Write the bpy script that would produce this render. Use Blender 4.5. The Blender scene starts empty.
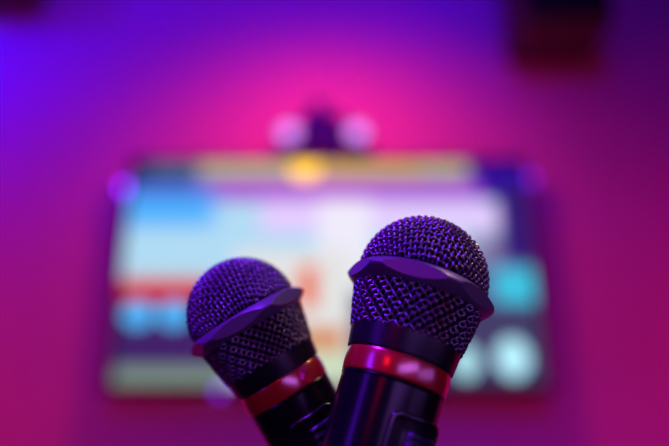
import bpy, bmesh, math
from mathutils import Vector, Matrix

scene = bpy.context.scene
COL = scene.collection
PI = math.pi
R = math.radians

# ------------------------------------------------------------------ camera
FPX = 35.0 / 36.0 * 669.0
CX, CY = 334.5, 223.0
PITCH = R(19.4)
CAM = Vector((0, 0, 1.25))
c_r = Vector((1, 0, 0))
c_f = Vector((0, math.cos(PITCH), math.sin(PITCH)))
c_u = Vector((0, -math.sin(PITCH), math.cos(PITCH)))

def ray(px, py):
    return c_r * ((px - CX) / FPX) + c_u * (-(py - CY) / FPX) + c_f

def at_depth(px, py, d):
    return CAM + ray(px, py) * d

def at_plane(px, py, y):
    v = ray(px, py)
    return CAM + v * ((y - CAM.y) / v.y)

cam = bpy.data.cameras.new('camera')
cam.lens = 35.0
cam.sensor_width = 36.0
cam.clip_start = 0.01
cam.dof.use_dof = True
cam.dof.focus_distance = 0.236
cam.dof.aperture_fstop = 35.0 / 13.5
cam_o = bpy.data.objects.new('camera', cam)
cam_o.location = CAM
cam_o.rotation_euler = (R(90) + PITCH, 0, 0)
COL.objects.link(cam_o)
scene.camera = cam_o

scene.view_settings.view_transform = 'Standard'
scene.view_settings.look = 'None'
scene.view_settings.exposure = 0.0
scene.view_settings.gamma = 1.0
scene.view_settings.use_curve_mapping = False
scene.cycles.use_denoising = True
scene.cycles.max_bounces = 8
scene.cycles.sample_clamp_indirect = 6.0

# ------------------------------------------------------------------ helpers
def lin(c):
    out = []
    for v in c:
        v = v / 255.0
        out.append(v / 12.92 if v <= 0.04045 else ((v + 0.055) / 1.055) ** 2.4)
    return tuple(out) + (1.0,)

def obj(name, bm, mat, parent=None, smooth=True, angle=None):
    me = bpy.data.meshes.new(name)
    bmesh.ops.recalc_face_normals(bm, faces=bm.faces[:])
    bm.to_mesh(me)
    bm.free()
    if smooth:
        me.polygons.foreach_set('use_smooth', [True] * len(me.polygons))
        if angle is not None:
            me.set_sharp_from_angle(angle=angle)
    me.materials.append(mat)
    o = bpy.data.objects.new(name, me)
    COL.objects.link(o)
    if parent is not None:
        o.parent = parent
    return o

def thing(name, label, cat, loc=(0, 0, 0), group=None):
    o = bpy.data.objects.new(name, None)
    o.empty_display_size = 0.05
    o.location = loc
    COL.objects.link(o)
    o['label'] = label
    o['category'] = cat
    if group:
        o['group'] = group
    return o

def add_box(bm, x0, x1, y0, y1, z0, z1, bevel=0.0, seg=2):
    m = Matrix.Translation(((x0 + x1) / 2, (y0 + y1) / 2, (z0 + z1) / 2)) @ Matrix.Diagonal((x1 - x0, y1 - y0, z1 - z0, 1))
    r = bmesh.ops.create_cube(bm, size=1.0, matrix=m)
    if bevel > 0:
        vs = set(r['verts'])
        es = [e for e in bm.edges if e.verts[0] in vs and e.verts[1] in vs]
        bmesh.ops.bevel(bm, geom=es, offset=bevel, segments=seg, affect='EDGES', profile=0.5)

def add_lathe(bm, prof, n=96, axis='Z', origin=(0, 0, 0), cap0=True, cap1=True):
    """revolve (r, h) pairs about an axis"""
    ox, oy, oz = origin
    rings = []
    for r, h in prof:
        ring = []
        for i in range(n):
            a = 2 * PI * i / n
            u, v = r * math.cos(a), r * math.sin(a)
            p = (u, v, h) if axis == 'Z' else ((u, h, v) if axis == 'Y' else (h, u, v))
            ring.append(bm.verts.new((p[0] + ox, p[1] + oy, p[2] + oz)))
        rings.append(ring)
    for a, b in zip(rings[:-1], rings[1:]):
        for i in range(n):
            j = (i + 1) % n
            bm.faces.new((a[i], a[j], b[j], b[i]))
    if cap0:
        bm.faces.new(rings[0][::-1])
    if cap1:
        bm.faces.new(rings[-1])

def add_wire(bm, pts, rad, nrm, sides=5, closed=False):
    """a tube of small radius along pts; nrm gives a surface normal at each point"""
    rings = []
    m = len(pts)
    for i, p in enumerate(pts):
        a = pts[(i - 1) % m] if (closed or i > 0) else pts[i]
        b = pts[(i + 1) % m] if (closed or i < m - 1) else pts[i]
        t = (b - a).normalized()
        n = nrm[i]
        s = t.cross(n).normalized()
        n2 = s.cross(t).normalized()
        rings.append([bm.verts.new(p + (s * math.cos(2 * PI * k / sides) + n2 * math.sin(2 * PI * k / sides)) * rad)
                      for k in range(sides)])
    pairs = list(zip(rings[:-1], rings[1:]))
    if closed:
        pairs.append((rings[-1], rings[0]))
    for a, b in pairs:
        for k in range(sides):
            l = (k + 1) % sides
            bm.faces.new((a[k], a[l], b[l], b[k]))

# ------------------------------------------------------------------ materials
def principled(name, col, rough=0.5, metal=0.0, coat=0.0, noise=None, spec=0.5):
    m = bpy.data.materials.new(name)
    m.use_nodes = True
    nt = m.node_tree
    b = nt.nodes['Principled BSDF']
    b.inputs['Base Color'].default_value = tuple(col) + (1.0,) if len(col) == 3 else col
    b.inputs['Roughness'].default_value = rough
    b.inputs['Metallic'].default_value = metal
    b.inputs['Coat Weight'].default_value = coat
    b.inputs['Coat Roughness'].default_value = 0.08
    b.inputs['Specular IOR Level'].default_value = spec
    if noise:
        scale, strength, dist = noise
        tc = nt.nodes.new('ShaderNodeTexCoord')
        nz = nt.nodes.new('ShaderNodeTexNoise')
        nz.inputs['Scale'].default_value = scale
        nz.inputs['Detail'].default_value = 4
        bp = nt.nodes.new('ShaderNodeBump')
        bp.inputs['Strength'].default_value = strength
        bp.inputs['Distance'].default_value = dist
        nt.links.new(tc.outputs['Object'], nz.inputs['Vector'])
        nt.links.new(nz.outputs['Fac'], bp.inputs['Height'])
        nt.links.new(bp.outputs['Normal'], b.inputs['Normal'])
    return m

def emitter(name, col, strength):
    m = bpy.data.materials.new(name)
    m.use_nodes = True
    b = m.node_tree.nodes['Principled BSDF']
    b.inputs['Base Color'].default_value = (0.1, 0.1, 0.1, 1)
    b.inputs['Emission Color'].default_value = tuple(col) + (1.0,)
    b.inputs['Emission Strength'].default_value = strength
    return m

M_wall = principled('wall_paint', (0.72, 0.72, 0.72), 0.85, noise=(180, 0.15, 0.002))
M_dark_wall = principled('dark_wall_paint', (0.05, 0.045, 0.055), 0.9, noise=(150, 0.15, 0.002))
M_floor = principled('dark_carpet', (0.05, 0.045, 0.06), 0.95, noise=(400, 0.5, 0.004))
M_ceil = principled('ceiling_paint', (0.25, 0.25, 0.27), 0.9, noise=(150, 0.1, 0.002))
M_tvplastic = principled('television_black_plastic', (0.012, 0.012, 0.014), 0.3, noise=(600, 0.05, 0.0005))
M_steel = principled('bracket_steel', (0.05, 0.05, 0.055), 0.5, 0.8)
M_speaker = principled('speaker_dark_wood', (0.10, 0.05, 0.04), 0.6, noise=(500, 0.2, 0.001))
M_cloth = principled('speaker_cloth', (0.008, 0.008, 0.009), 0.95, noise=(900, 0.5, 0.001))
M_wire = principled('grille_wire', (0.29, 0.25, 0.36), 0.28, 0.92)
M_foam = principled('black_foam', (0.004, 0.004, 0.005), 1.0, noise=(900, 0.6, 0.001), spec=0.1)
M_ring = principled('ring_black_metal', (0.22, 0.18, 0.27), 0.36, 0.35)
M_collar = principled('collar_black', (0.012, 0.012, 0.015), 0.32, noise=(1500, 0.06, 0.0003))
M_handle = principled('handle_gloss_black', (0.008, 0.008, 0.010), 0.22, spec=0.35)
M_band = principled('red_anodised_band', (0.85, 0.012, 0.02), 0.30, 0.3, coat=1.0)
M_band.node_tree.nodes['Principled BSDF'].inputs['Coat Roughness'].default_value = 0.20
M_band.node_tree.nodes['Principled BSDF'].inputs['Coat IOR'].default_value = 2.5
M_plate = principled('switch_plate_black', (0.010, 0.010, 0.012), 0.22, coat=0.8)
M_slider = principled('slider_plastic', (0.035, 0.035, 0.07), 0.22, coat=0.6)
M_lamp = principled('lamp_casing_painted_blue_light', (0.008, 0.008, 0.32), 0.6, spec=0.2)  # black casing; the blue light reflected on it is put into the base colour

# ------------------------------------------------------------------ the room
WALL_Y = 1.70
def slab(name, x0, x1, y0, y1, z0, z1, mat):
    bm = bmesh.new()
    add_box(bm, x0, x1, y0, y1, z0, z1)
    o = obj(name, bm, mat, smooth=False)
    o['kind'] = 'structure'
    return o
slab('wall_back', -2.0, 2.0, WALL_Y, WALL_Y + 0.12, 0, 2.75, M_wall)
slab('wall_left', -2.12, -2.0, -2.2, WALL_Y + 0.12, 0, 2.75, M_dark_wall)
slab('wall_right', 2.0, 2.12, -2.2, WALL_Y + 0.12, 0, 2.75, M_dark_wall)
slab('wall_rear', -2.0, 2.0, -2.2, -2.08, 0, 2.75, M_dark_wall)
slab('floor', -2.12, 2.12, -2.2, WALL_Y + 0.12, -0.1, 0, M_floor)
slab('ceiling', -2.12, 2.12, -2.2, WALL_Y + 0.12, 2.75, 2.85, M_ceil)

# ------------------------------------------------------------------ television
SCR_Y = 1.60
TVX, TVZ0, TVZ1, TVW = -0.018, 1.382, 1.998, 1.068
TVH = TVZ1 - TVZ0
tv = thing('wall_mounted_television', 'large flat television on the wall behind the microphones, showing a bright colourful picture', 'television',
           (TVX, SCR_Y, TVZ0))
bm = bmesh.new()
bz = 0.012
# frame around the screen
add_box(bm, -TVW / 2, TVW / 2, -0.006, 0.03, 0, 0.020, 0.003)
add_box(bm, -TVW / 2, TVW / 2, -0.006, 0.03, TVH - bz, TVH, 0.003)
add_box(bm, -TVW / 2, -TVW / 2 + bz, -0.006, 0.03, 0.0, TVH, 0.003)
add_box(bm, TVW / 2 - bz, TVW / 2, -0.006, 0.03, 0.0, TVH, 0.003)
obj('bezel', bm, M_tvplastic, tv, angle=R(35))
bm = bmesh.new()
add_box(bm, -TVW / 2 + 0.004, TVW / 2 - 0.004, 0.012, 0.040, 0.004, TVH - 0.004, 0.004)
add_box(bm, -TVW / 2 + 0.16, TVW / 2 - 0.16, 0.038, 0.070, 0.05, TVH - 0.16, 0.012)
obj('back_shell', bm, M_tvplastic, tv, angle=R(35))
bm = bmesh.new()
add_box(bm, -0.22, 0.22, 0.065, WALL_Y - SCR_Y, 0.18, 0.42, 0.003)
obj('wall_bracket', bm, M_steel, tv, angle=R(35))

# --- the picture on the screen: soft shapes mixed over one another
def screen_material():
    m = bpy.data.materials.new('screen_picture')
    m.use_nodes = True
    nt = m.node_tree
    N, L = nt.nodes, nt.links
    b = N['Principled BSDF']
    b.inputs['Base Color'].default_value = (0.01, 0.01, 0.012, 1)
    b.inputs['Roughness'].default_value = 0.45
    b.inputs['Specular IOR Level'].default_value = 0.12
    tc = N.new('ShaderNodeTexCoord')
    sep = N.new('ShaderNodeSeparateXYZ')
    L.new(tc.outputs['Object'], sep.inputs[0])
    def math_(op, a, b_=None):
        n = N.new('ShaderNodeMath'); n.operation = op
        for i, v in enumerate((a, b_)):
            if v is None: continue
            if isinstance(v, (int, float)): n.inputs[i].default_value = v
            else: L.new(v, n.inputs[i])
        return n.outputs[0]
    def step(v, a, c):
        n = N.new('ShaderNodeMapRange'); n.interpolation_type = 'SMOOTHSTEP'
        L.new(v, n.inputs[0])
        n.inputs[1].default_value = a; n.inputs[2].default_value = c
        n.inputs[3].default_value = 0; n.inputs[4].default_value = 1
        return n.outputs[0]
    base = N.new('ShaderNodeRGB'); base.outputs[0].default_value = lin((46, 36, 94))
    cur = base.outputs[0]
    X, Z = sep.outputs[0], sep.outputs[2]
    def loc(px, py):
        p = at_plane(px, py, SCR_Y)
        return p.x - TVX, p.z - TVZ0
    def mix(mask, col, op=1.0, gain=1.0):
        nonlocal cur
        n = N.new('ShaderNodeMix'); n.data_type = 'RGBA'
        c = lin(col)
        n.inputs[7].default_value = (c[0] * gain, c[1] * gain, c[2] * gain, 1)
        L.new(cur, n.inputs[6])
        L.new(math_('MULTIPLY', mask, op) if op != 1.0 else mask, n.inputs[0])
        cur = n.outputs[2]
    def rect(x0, x1, y0, y1, col, s=0.02, op=1.0, gain=1.0):
        ym = (y0 + y1) / 2
        ax, _ = loc(x0, ym); bx, _ = loc(x1, ym)
        _, tz = loc(CX, y0); _, bz_ = loc(CX, y1)
        a = math_('MULTIPLY', step(X, ax - s / 2, ax + s / 2), step(X, bx + s / 2, bx - s / 2))
        c = math_('MULTIPLY', step(Z, bz_ - s / 2, bz_ + s / 2), step(Z, tz + s / 2, tz - s / 2))
        mix(math_('MULTIPLY', a, c), col, op, gain)
    def disc(x, y, rx, ry, col, s=0.2, op=1.0, gain=1.0):
        cx, cz = loc(x, y)
        ex, _ = loc(x + rx, y); _, ez = loc(x, y - ry)
        u = math_('DIVIDE', math_('SUBTRACT', X, cx), ex - cx)
        v = math_('DIVIDE', math_('SUBTRACT', Z, cz), ez - cz)
        r2 = math_('SQRT', math_('ADD', math_('MULTIPLY', u, u), math_('MULTIPLY', v, v)))
        mix(step(r2, 1 + s / 2, 1 - s / 2), col, op, gain)
    SHAPES(rect, disc)
    L.new(cur, b.inputs['Emission Color'])
    b.inputs['Emission Strength'].default_value = 1.0
    return m

def SHAPES(rect, disc):
    # upper bars
    rect(100, 205, 150, 184, (70, 96, 128), 0.04)
    rect(200, 474, 150, 182, (184, 182, 136), 0.05)
    rect(315, 420, 152, 181, (196, 176, 92), 0.06)
    rect(95, 150, 150, 178, (30, 22, 92), 0.04)
    rect(470, 560, 150, 260, (44, 14, 150), 0.04)
    rect(195, 480, 180, 202, (168, 74, 216), 0.03)
    rect(100, 215, 184, 200, (62, 96, 226), 0.05)
    # bright middle
    rect(112, 500, 201, 290, (176, 220, 244), 0.03)
    rect(108, 215, 197, 226, (70, 176, 255), 0.06)
    rect(260, 500, 202, 232, (226, 204, 255), 0.03)
    rect(318, 372, 200, 290, (236, 236, 250), 0.04)
    rect(470, 505, 235, 262, (128, 112, 160), 0.05)
    rect(500, 560, 186, 268, (52, 30, 120), 0.03)
    # lower left blocks
    rect(108, 215, 270, 302, (186, 206, 220), 0.02)
    rect(117, 215, 280, 303, (214, 24, 46), 0.02)
    rect(90, 215, 301, 362, (64, 34, 104), 0.02)
    disc(138, 314, 15, 13, (70, 176, 240), gain=1.25)
    disc(174, 314, 15, 13, (70, 176, 240), gain=1.25)
    rect(114, 250, 366, 392, (124, 144, 134), 0.02)
    # centre between the microphones
    rect(230, 352, 250, 400, (226, 228, 226), 0.04)
    rect(299, 317, 266, 308, (236, 96, 36), 0.02)
    rect(300, 345, 328, 350, (216, 130, 70), 0.02)
    rect(285, 352, 350, 400, (204, 220, 190), 0.03)
    # right blocks
    rect(440, 560, 262, 306, (92, 88, 150), 0.02)
    rect(494, 544, 268, 304, (60, 196, 226), 0.02)
    rect(440, 560, 306, 402, (66, 62, 104), 0.03)
    disc(513, 358, 17, 20, (168, 222, 236), gain=1.25)
    disc(466, 362, 13, 17, (168, 222, 232), gain=1.1)
    rect(440, 560, 382, 402, (48, 38, 96), 0.02)
    # round yellow mark
    disc(305, 167, 15, 13, (255, 206, 50), gain=1.7)

M_screen = screen_material()
bm = bmesh.new()
add_box(bm, -TVW / 2 + bz - 0.001, TVW / 2 - bz + 0.001, 0.0, 0.012, 0.019, TVH - bz + 0.001)
obj('screen', bm, M_screen, tv, smooth=False)

def px_local(px, py):
    p = at_plane(px, py, SCR_Y)
    return p.x - TVX, p.z - TVZ0
M_glow = emitter('violet_glow', (0.22, 0.02, 1.0), 5.0)
M_glow2 = emitter('soft_violet_glow', (0.16, 0.02, 1.0), 1.8)
for (px, py, mt, lab) in ((120, 187, M_glow, 'small violet glowing spot at the left edge'), (531, 178, M_glow2, 'small violet glowing spot at the right edge')):  # emissive violet spots added at the frame edges
    lx, lz = px_local(px, py)
    lx = math.copysign(TVW / 2 + 0.006, lx)
    bm = bmesh.new()
    add_lathe(bm, [(0.0, -0.008), (0.008, -0.007), (0.013, -0.002), (0.014, 0.004), (0.014, 0.014)], 32, 'Y', (lx, 0.0, lz))
    o = obj('edge_glow', bm, mt, tv)
    o['label'] = lab
lx, lz = px_local(219, 399)
bm = bmesh.new()
add_lathe(bm, [(0.0, -0.012), (0.008, -0.011), (0.012, -0.004), (0.012, 0.006)], 32, 'Y', (lx, 0.0, 0.004))
o = obj('indicator_light', bm, M_glow2, tv)
o['label'] = 'small violet indicator light'

# ------------------------------------------------------------------ twin wall lamp above the television
p = at_plane(323, 132, WALL_Y - 0.06)
lamp = thing('twin_wall_lamp', 'small dark wall lamp with two glowing pinkish heads, above the television', 'wall lamp', (p.x, WALL_Y, p.z))
bm = bmesh.new()
add_lathe(bm, [(0.0, -0.012), (0.040, -0.012), (0.045, -0.008), (0.045, 0.0)], 40, 'Y')
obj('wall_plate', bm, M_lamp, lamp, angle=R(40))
bm = bmesh.new()
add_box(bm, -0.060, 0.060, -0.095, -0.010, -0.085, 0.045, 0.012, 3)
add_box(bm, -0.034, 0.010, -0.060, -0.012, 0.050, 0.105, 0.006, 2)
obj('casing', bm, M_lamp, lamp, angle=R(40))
M_lens = emitter('lamp_lens_glow', (0.62, 0.28, 1.0), 1.5)
for s in (-1, 1):
    bm = bmesh.new()
    cx = s * 0.096
    add_lathe(bm, [(0.0, -0.020), (0.016, -0.020), (0.026, -0.035), (0.031, -0.060), (0.032, -0.068), (0.029, -0.068), (0.028, -0.062)],
              40, 'Y', (cx, 0, -0.004), cap0=False, cap1=False)
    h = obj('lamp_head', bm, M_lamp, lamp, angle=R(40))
    bm = bmesh.new()
    add_lathe(bm, [(0.0, -0.074), (0.013, -0.073), (0.022, -0.069), (0.028, -0.063)], 40, 'Y', (cx, 0, -0.004), cap0=False, cap1=False)
    o = obj('lens', bm, M_lens, h)
    o['label'] = 'glowing pinkish white lens'
    bm = bmesh.new()
    add_lathe(bm, [(0.008, s * 0.055), (0.008, s * 0.074)], 20, 'X', (0, -0.040, -0.004))
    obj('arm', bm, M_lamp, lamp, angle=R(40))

# ------------------------------------------------------------------ loudspeakers high on the wall
def speaker(x0, x1, z0, label):
    t = thing('wall_mounted_loudspeaker', label, 'loudspeaker', ((x0 + x1) / 2, WALL_Y, z0), 'loudspeakers high on the wall')
    w = (x1 - x0) / 2
    bm = bmesh.new()
    add_box(bm, -w, w, -0.250, -0.03, 0, 0.34, 0.012, 3)
    obj('cabinet', bm, M_speaker, t, angle=R(40))
    bm = bmesh.new()
    add_box(bm, -w + 0.006, w - 0.006, -0.262, -0.240, 0.006, 0.334, 0.008, 2)
    obj('front_grille', bm, M_cloth, t, angle=R(40))
    bm = bmesh.new()
    add_box(bm, -0.05, 0.05, -0.035, 0.0, 0.10, 0.24, 0.003)
    obj('wall_bracket', bm, M_steel, t, angle=R(40))
    return t
a = at_plane(527, 17, WALL_Y - 0.26)
speaker(a.x, a.x + 0.24, a.z, 'black loudspeaker cut by the top of the photo, right of the television')
a = at_plane(44, 12, WALL_Y - 0.03)
speaker(a.x - 0.24, a.x, a.z, 'black loudspeaker only just showing at the top, left of the television')

# ------------------------------------------------------------------ microphones (built in millimetres, z = 0 at the ring)
GR = 24.1
def lower_r(z):                       # radius of the lower basket, z from -2 to -19.5
    t = min(1.0, max(0.0, (-z) / 19.5))
    return 24.2 - 3.8 * t ** 1.35
def body_r(z):                        # radius of the handle
    t = (-35.5 - z) / 155.0
    return 18.9 - 2.4 * t ** 0.9 if t > 0 else 18.9

WR, AMP = 0.56, 0.56
def dome_mesh():
    bm = bmesh.new()
    zc = 4.9
    def pt(u, v, off):
        rho = math.hypot(u, v)
        th = rho / GR
        k = math.sin(th) / rho if rho > 1e-9 else 1.0 / GR
        n = Vector((u * k, v * k, math.cos(th)))
        # slightly flattened crown
        p_ = n * (GR + off)
        p_.z *= 0.985
        return Vector((p_.x, p_.y, p_.z + zc)), n
    lim = GR * (PI / 2 + 0.03)
    pitch = 2.6
    nw = int(lim / pitch)
    for d in (0, 1):
        for i in range(-nw, nw + 1):
            c = (i + 0.5 * 0) * pitch
            if abs(c) > lim - 1.2: continue
            half = math.sqrt(lim * lim - c * c)
            n_s = max(4, int(half / (pitch / 4)))
            pts, nr = [], []
            for k in range(-n_s, n_s + 1):
                s = half * k / n_s
                ph = PI * s / pitch + (PI * i if True else 0)
                off = AMP * math.cos(ph) * (1 if d == 0 else -1)
                a = pt(c, s, off) if d == 0 else pt(s, c, off)
                pts.append(a[0]); nr.append(a[1])
            add_wire(bm, pts, WR, nr, 5)
    return bm

def basket_mesh():
    bm = bmesh.new()
    z0, z1 = -3.3, -20.0
    n = 46                                  # helices each way
    span = 0.72                             # turn of a wire over the height
    steps = 44
    for d in (1, -1):
        for i in range(n):
            a0 = 2 * PI * i / n
            pts, nr = [], []
            for k in range(steps + 1):
                t = k / steps
                a = a0 + d * span * t
                z = z0 + (z1 - z0) * t
                # crossings fall where both families meet: weave above and below in turn
                ph = n * span * t + (PI * i)
                off = AMP * math.cos(ph) * d
                r = lower_r(z) + off
                nv = Vector((math.cos(a), math.sin(a), -0.15)).normalized()
                pts.append(Vector((r * math.cos(a), r * math.sin(a), z)))
                nr.append(nv)
            add_wire(bm, pts, WR * 0.95, nr, 5)
    return bm

def foam_mesh():
    bm = bmesh.new()
    prof = [(0.01, GR + 1.4)]
    for k in range(1, 15):
        a = (PI / 2) * k / 14
        prof.append(((GR - 1.3) * math.sin(a), (GR - 1.3) * math.cos(a) + 4.9))
    for z in (-4, -8, -12, -16, -20):
        prof.append((lower_r(z) - 1.25, z))
    add_lathe(bm, prof, 64)
    return bm

def ring_mesh(spin):
    """a rounded ring cut by six flats, which leave leaf-shaped faces"""
    bm = bmesh.new()
    na, hz, ap, rmax = 480, 3.8, 25.9, 28.5
    prof = []
    for k in range(33):
        t = -1 + 2 * k / 32
        prof.append((24.4 + (rmax - 24.4) * (1 - (math.sqrt(t * t + 0.05) - 0.2236) / 0.8011) ** 0.9, hz * t))
    rings = []
    for r, z in prof:
        rg = []
        for i in range(na):
            a = 2 * PI * i / na
            dl = ((a - spin + PI / 6) % (PI / 3)) - PI / 6
            rr = min(r, ap / math.cos(dl))
            rg.append(bm.verts.new((rr * math.cos(a), rr * math.sin(a), z)))
        rings.append(rg)
    inner = [[bm.verts.new((24.2 * math.cos(2 * PI * i / na), 24.2 * math.sin(2 * PI * i / na), z)) for i in range(na)] for z in (hz, -hz)]
    loop = rings + inner
    for a, b in zip(loop, loop[1:] + loop[:1]):
        for i in range(na):
            j = (i + 1) % na
            bm.faces.new((a[i], a[j], b[j], b[i]))
    return bm

def plate_mesh(az, hw, z_top, z_bot, h, rc, dish):
    """a rounded plate wrapped round the handle, with a raised rim and a shallow dished middle"""
    bm = bmesh.new()
    zc, hl = (z_top + z_bot) / 2, (z_top - z_bot) / 2
    def outline(inset):
        w, l, r = hw - inset, hl - inset, max(rc - inset, 0.6)
        pts = []
        for qx, qy, s in ((1, 1, 0), (-1, 1, 1), (-1, -1, 2), (1, -1, 3)):
            for k in range(9):
                a = PI / 2 * (s + k / 8)
                pts.append((qx * (w - r) + r * math.cos(a), qy * (l - r) + r * math.sin(a)))
        out = []
        for i, p_ in enumerate(pts):          # add points on the long sides
            q = pts[(i + 1) % len(pts)]
            out.append(p_)
            dd = math.hypot(q[0] - p_[0], q[1] - p_[1])
            m = int(dd / 2.0) if i % 9 == 8 else 0
            m = {8: 10, 17: 14, 26: 10, 35: 14}.get(i, 0)
            for k in range(1, m):
                out.append((p_[0] + (q[0] - p_[0]) * k / m, p_[1] + (q[1] - p_[1]) * k / m))
        return out
    levels = [(0, -1.5), (0, h - 0.9), (0.12, h - 0.45), (0.4, h - 0.12), (0.8, h), (1.3, h - 0.05), (1.8, h - dish), (3.0, h - dish - 0.1)]
    rings = []
    for ins, hh in levels:
        rg = []
        for s, l in outline(ins):
            z = zc + l
            r0 = body_r(z)
            a = az + s / r0
            rg.append(bm.verts.new(((r0 + hh) * math.cos(a), (r0 + hh) * math.sin(a), z)))
        rings.append(rg)
    n = len(rings[0])
    for a, b in zip(rings[:-1], rings[1:]):
        for i in range(n):
            j = (i + 1) % n
            bm.faces.new((a[i], a[j], b[j], b[i]))
    # close the middle by strips shrinking to the centre line
    prev = rings[-1]
    for f in (0.6, 0.25):
        rg = []
        for (s, l) in outline(3.0):
            z = zc + l * (0.85 if f == 0.6 else 0.75)
            r0 = body_r(z)
            a = az + s * f / r0
            rg.append(bm.verts.new(((r0 + h - dish - 0.12) * math.cos(a), (r0 + h - dish - 0.12) * math.sin(a), z)))
        for i in range(n):
            j = (i + 1) % n
            bm.faces.new((prev[i], prev[j], rg[j], rg[i]))
        prev = rg
    bm.faces.new(prev)
    return bm

def slider_mesh(az, z_top, z_bot, hw, h):
    bm = bmesh.new()
    n = 48
    rows = []
    for k in range(n + 1):
        z = z_top + (z_bot - z_top) * k / n
        t = k / n
        bump = 0.55 * (0.5 + 0.5 * math.cos(2 * PI * 5 * t + PI))
        hh = h + bump if 0.03 < t < 0.97 else h - 1.5
        row = []
        for m in range(-6, 7):
            s = hw * m / 6
            r0 = body_r(z)
            e = hh if abs(m) < 6 else h - 1.5
            a = az + s / r0
            row.append(bm.verts.new(((r0 + e) * math.cos(a), (r0 + e) * math.sin(a), z)))
        rows.append(row)
    for a, b in zip(rows[:-1], rows[1:]):
        for i in range(12):
            bm.faces.new((a[i], a[i + 1], b[i + 1], b[i]))
    return bm

def microphone(label, ring_px, depth, roll, lean, scale, ring_spin, plate_az):
    """ring_px: where the ring's centre stands; roll: tilt to the right; lean: top away from the viewer"""
    pos = at_depth(ring_px[0], ring_px[1], depth)
    up = c_r * (math.sin(roll) * math.cos(lean)) + c_u * (math.cos(roll) * math.cos(lean)) + c_f * math.sin(lean)
    up.normalize()
    view = (pos - CAM).normalized()
    front = -(view - up * view.dot(up)).normalized()      # local -Y faces the viewer
    y = -front
    x = y.cross(up).normalized()
    k = 0.001 * scale
    mat = Matrix(((x.x, y.x, up.x, pos.x), (x.y, y.y, up.y, pos.y), (x.z, y.z, up.z, pos.z), (0, 0, 0, 1)))
    t = thing('microphone', label, 'microphone', group='pair of crossed microphones')
    t.matrix_world = mat @ Matrix.Scale(k, 4)
    F = -PI / 2                                            # azimuth that faces the viewer
    o = obj('foam', foam_mesh(), M_foam, t)
    o = obj('grille', dome_mesh(), M_wire, t); o['label'] = 'rounded woven wire top'
    o = obj('grille', basket_mesh(), M_wire, t); o['label'] = 'tapering woven wire basket below the ring'
    obj('grille_ring', ring_mesh(F + ring_spin), M_ring, t, angle=R(14))
    bm = bmesh.new()
    add_lathe(bm, [(19.4, -18.6), (20.7, -18.7), (20.9, -19.2), (20.85, -20.0), (19.9, -27.2), (19.6, -27.5), (18.9, -27.6), (18.9, -28.2)], 128)
    obj('collar', bm, M_collar, t, angle=R(30))
    bm = bmesh.new()
    add_lathe(bm, [(18.2, -27.9), (19.15, -28.0)] + [(19.25 + 0.28 * (1 - (k / 6) ** 2), -32.05 - 3.8 * k / 6) for k in range(-6, 7)] + [(19.1, -36.1), (18.2, -36.2)], 128)
    o = obj('band', bm, M_band, t, angle=R(30)); o['label'] = 'shiny red band'
    bm = bmesh.new()
    prof = [(17.8, -35.8), (18.9, -36.3), (19.1, -36.7), (19.05, -37.2)]
    for kk in range(0, 31):
        z = -37.5 - (190 - 37.5) * kk / 30
        prof.append((body_r(z), z))
    prof += [(16.6, -191.0)]
    add_lathe(bm, prof, 128)
    obj('handle', bm, M_handle, t, angle=R(30))
    bm = bmesh.new()
    add_lathe(bm, [(16.4, -190.8), (17.5, -191.2), (17.6, -192.0), (17.4, -208.0), (16.6, -210.0), (14.0, -210.8)], 96)
    obj('end_cap', bm, M_collar, t, angle=R(30))
    pl = obj('switch_plate', plate_mesh(F + plate_az, 10.6, -46.0, -98.0, 2.2, 3.6, 0.8), M_plate, t, angle=R(40))
    obj('slider', slider_mesh(F + plate_az + 0.10, -51.0, -67.0, 5.6, 2.5), M_slider, pl, angle=R(60))
    return t

microphone('larger black microphone in front, leaning right, with sharp woven grille and red band',
           (419, 292), 0.247, R(19.0), R(20), 1.0, R(-8), R(38))
microphone('smaller blurred black microphone leaning left, its handle passing behind the sharper one',
           (248, 322), 0.271, R(-31.0), R(7), 0.935, R(-10), R(10))

# ------------------------------------------------------------------ the coloured lamps of the room
def look(o, target):
    d = (Vector(target) - o.location).normalized()
    o.rotation_euler = d.to_track_quat('-Z', 'Y').to_euler()
def spot(name, loc, target, col, watts, angle, blend, size):
    l = bpy.data.lights.new(name, 'SPOT')
    l.color = col; l.energy = watts; l.spot_size = angle; l.spot_blend = blend; l.shadow_soft_size = size
    o = bpy.data.objects.new(name, l); o.location = loc; COL.objects.link(o); look(o, target)
    return o
def area(name, loc, target, col, watts, sx, sy, spread=180):
    l = bpy.data.lights.new(name, 'AREA')
    l.shape = 'RECTANGLE'; l.spread = R(spread); l.size = sx; l.size_y = sy; l.color = col; l.energy = watts
    o = bpy.data.objects.new(name, l); o.location = loc; COL.objects.link(o); look(o, target)
    return o

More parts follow.
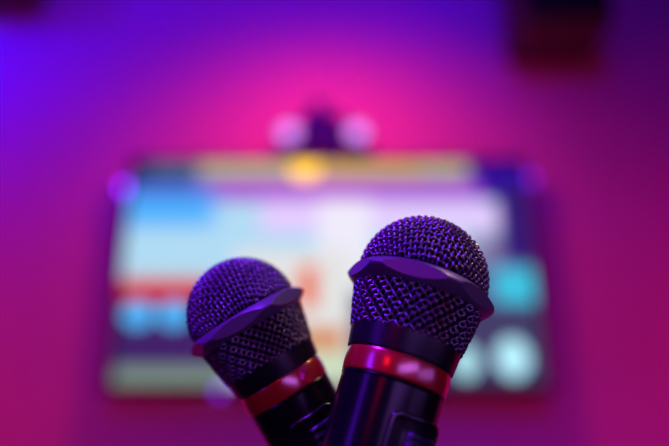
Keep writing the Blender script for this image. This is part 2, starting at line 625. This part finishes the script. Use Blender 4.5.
spot('pink_wash', (-0.03, 1.10, 2.24), (-0.03, 1.70, 1.75), (1.0, 0.016, 0.05), 22.0, R(144), 1.0, 0.10)
spot('red_flood', (-1.75, 0.85, 1.25), (-0.95, 1.70, 1.45), (1.0, 0.0, 0.085), 25.0, R(126), 1.0, 0.12)
spot('red_flood', (1.75, 0.85, 1.15), (0.95, 1.70, 1.20), (1.0, 0.0, 0.085), 24.0, R(124), 1.0, 0.12)
spot('blue_wash', (-1.45, 0.9, 2.62), (-1.35, 1.70, 2.5), (0.03, 0.0, 1.0), 46.0, R(100), 1.0, 0.10)
spot('blue_flood', (0.0, -0.8, 2.66), (-0.2, 1.70, 2.2), (0.08, 0.0, 1.0), 40.0, R(84), 1.0, 0.06)
area('blue_cove_strip', (-0.55, 1.22, 2.71), (-0.55, 1.70, 2.50), (0.06, 0.0, 1.0), 4.0, 2.5, 0.04)
area('violet_ceiling_lamp', (-0.55, -0.15, 2.40), (0, 0.25, 1.25), (0.20, 0.010, 1.0), 5.0, 0.22, 0.28, 80)
area('blue_light_bar', (-0.95, -0.30, 1.60), (0, 0.23, 1.25), (0.16, 0.01, 1.0), 1.2, 0.18, 0.7, 120)
mic_pt = Vector((0.03, 0.23, 1.23))
area('lavender_lamp', (0.38, -0.68, 1.37), mic_pt, (0.44, 0.15, 1.0), 0.52, 0.72, 0.20, 100)
area('lavender_lamp', (0.88, -0.25, 1.20), mic_pt, (0.44, 0.15, 1.0), 0.20, 0.66, 0.22, 100)
area('red_lamp', (-0.36, -0.64, 1.62), mic_pt, (1.0, 0.01, 0.01), 0.5, 0.14, 0.20)
spot('warm_downlight', (0.75, 0.50, 2.55), mic_pt + Vector((0.02, 0, 0)), (1.0, 0.66, 0.36), 20.0, R(11), 0.4, 0.05)

w = bpy.data.worlds.new('world')
w.use_nodes = True
w.node_tree.nodes['Background'].inputs[0].default_value = (0.01, 0.0, 0.01, 1)
w.node_tree.nodes['Background'].inputs[1].default_value = 0.2
scene.world = w
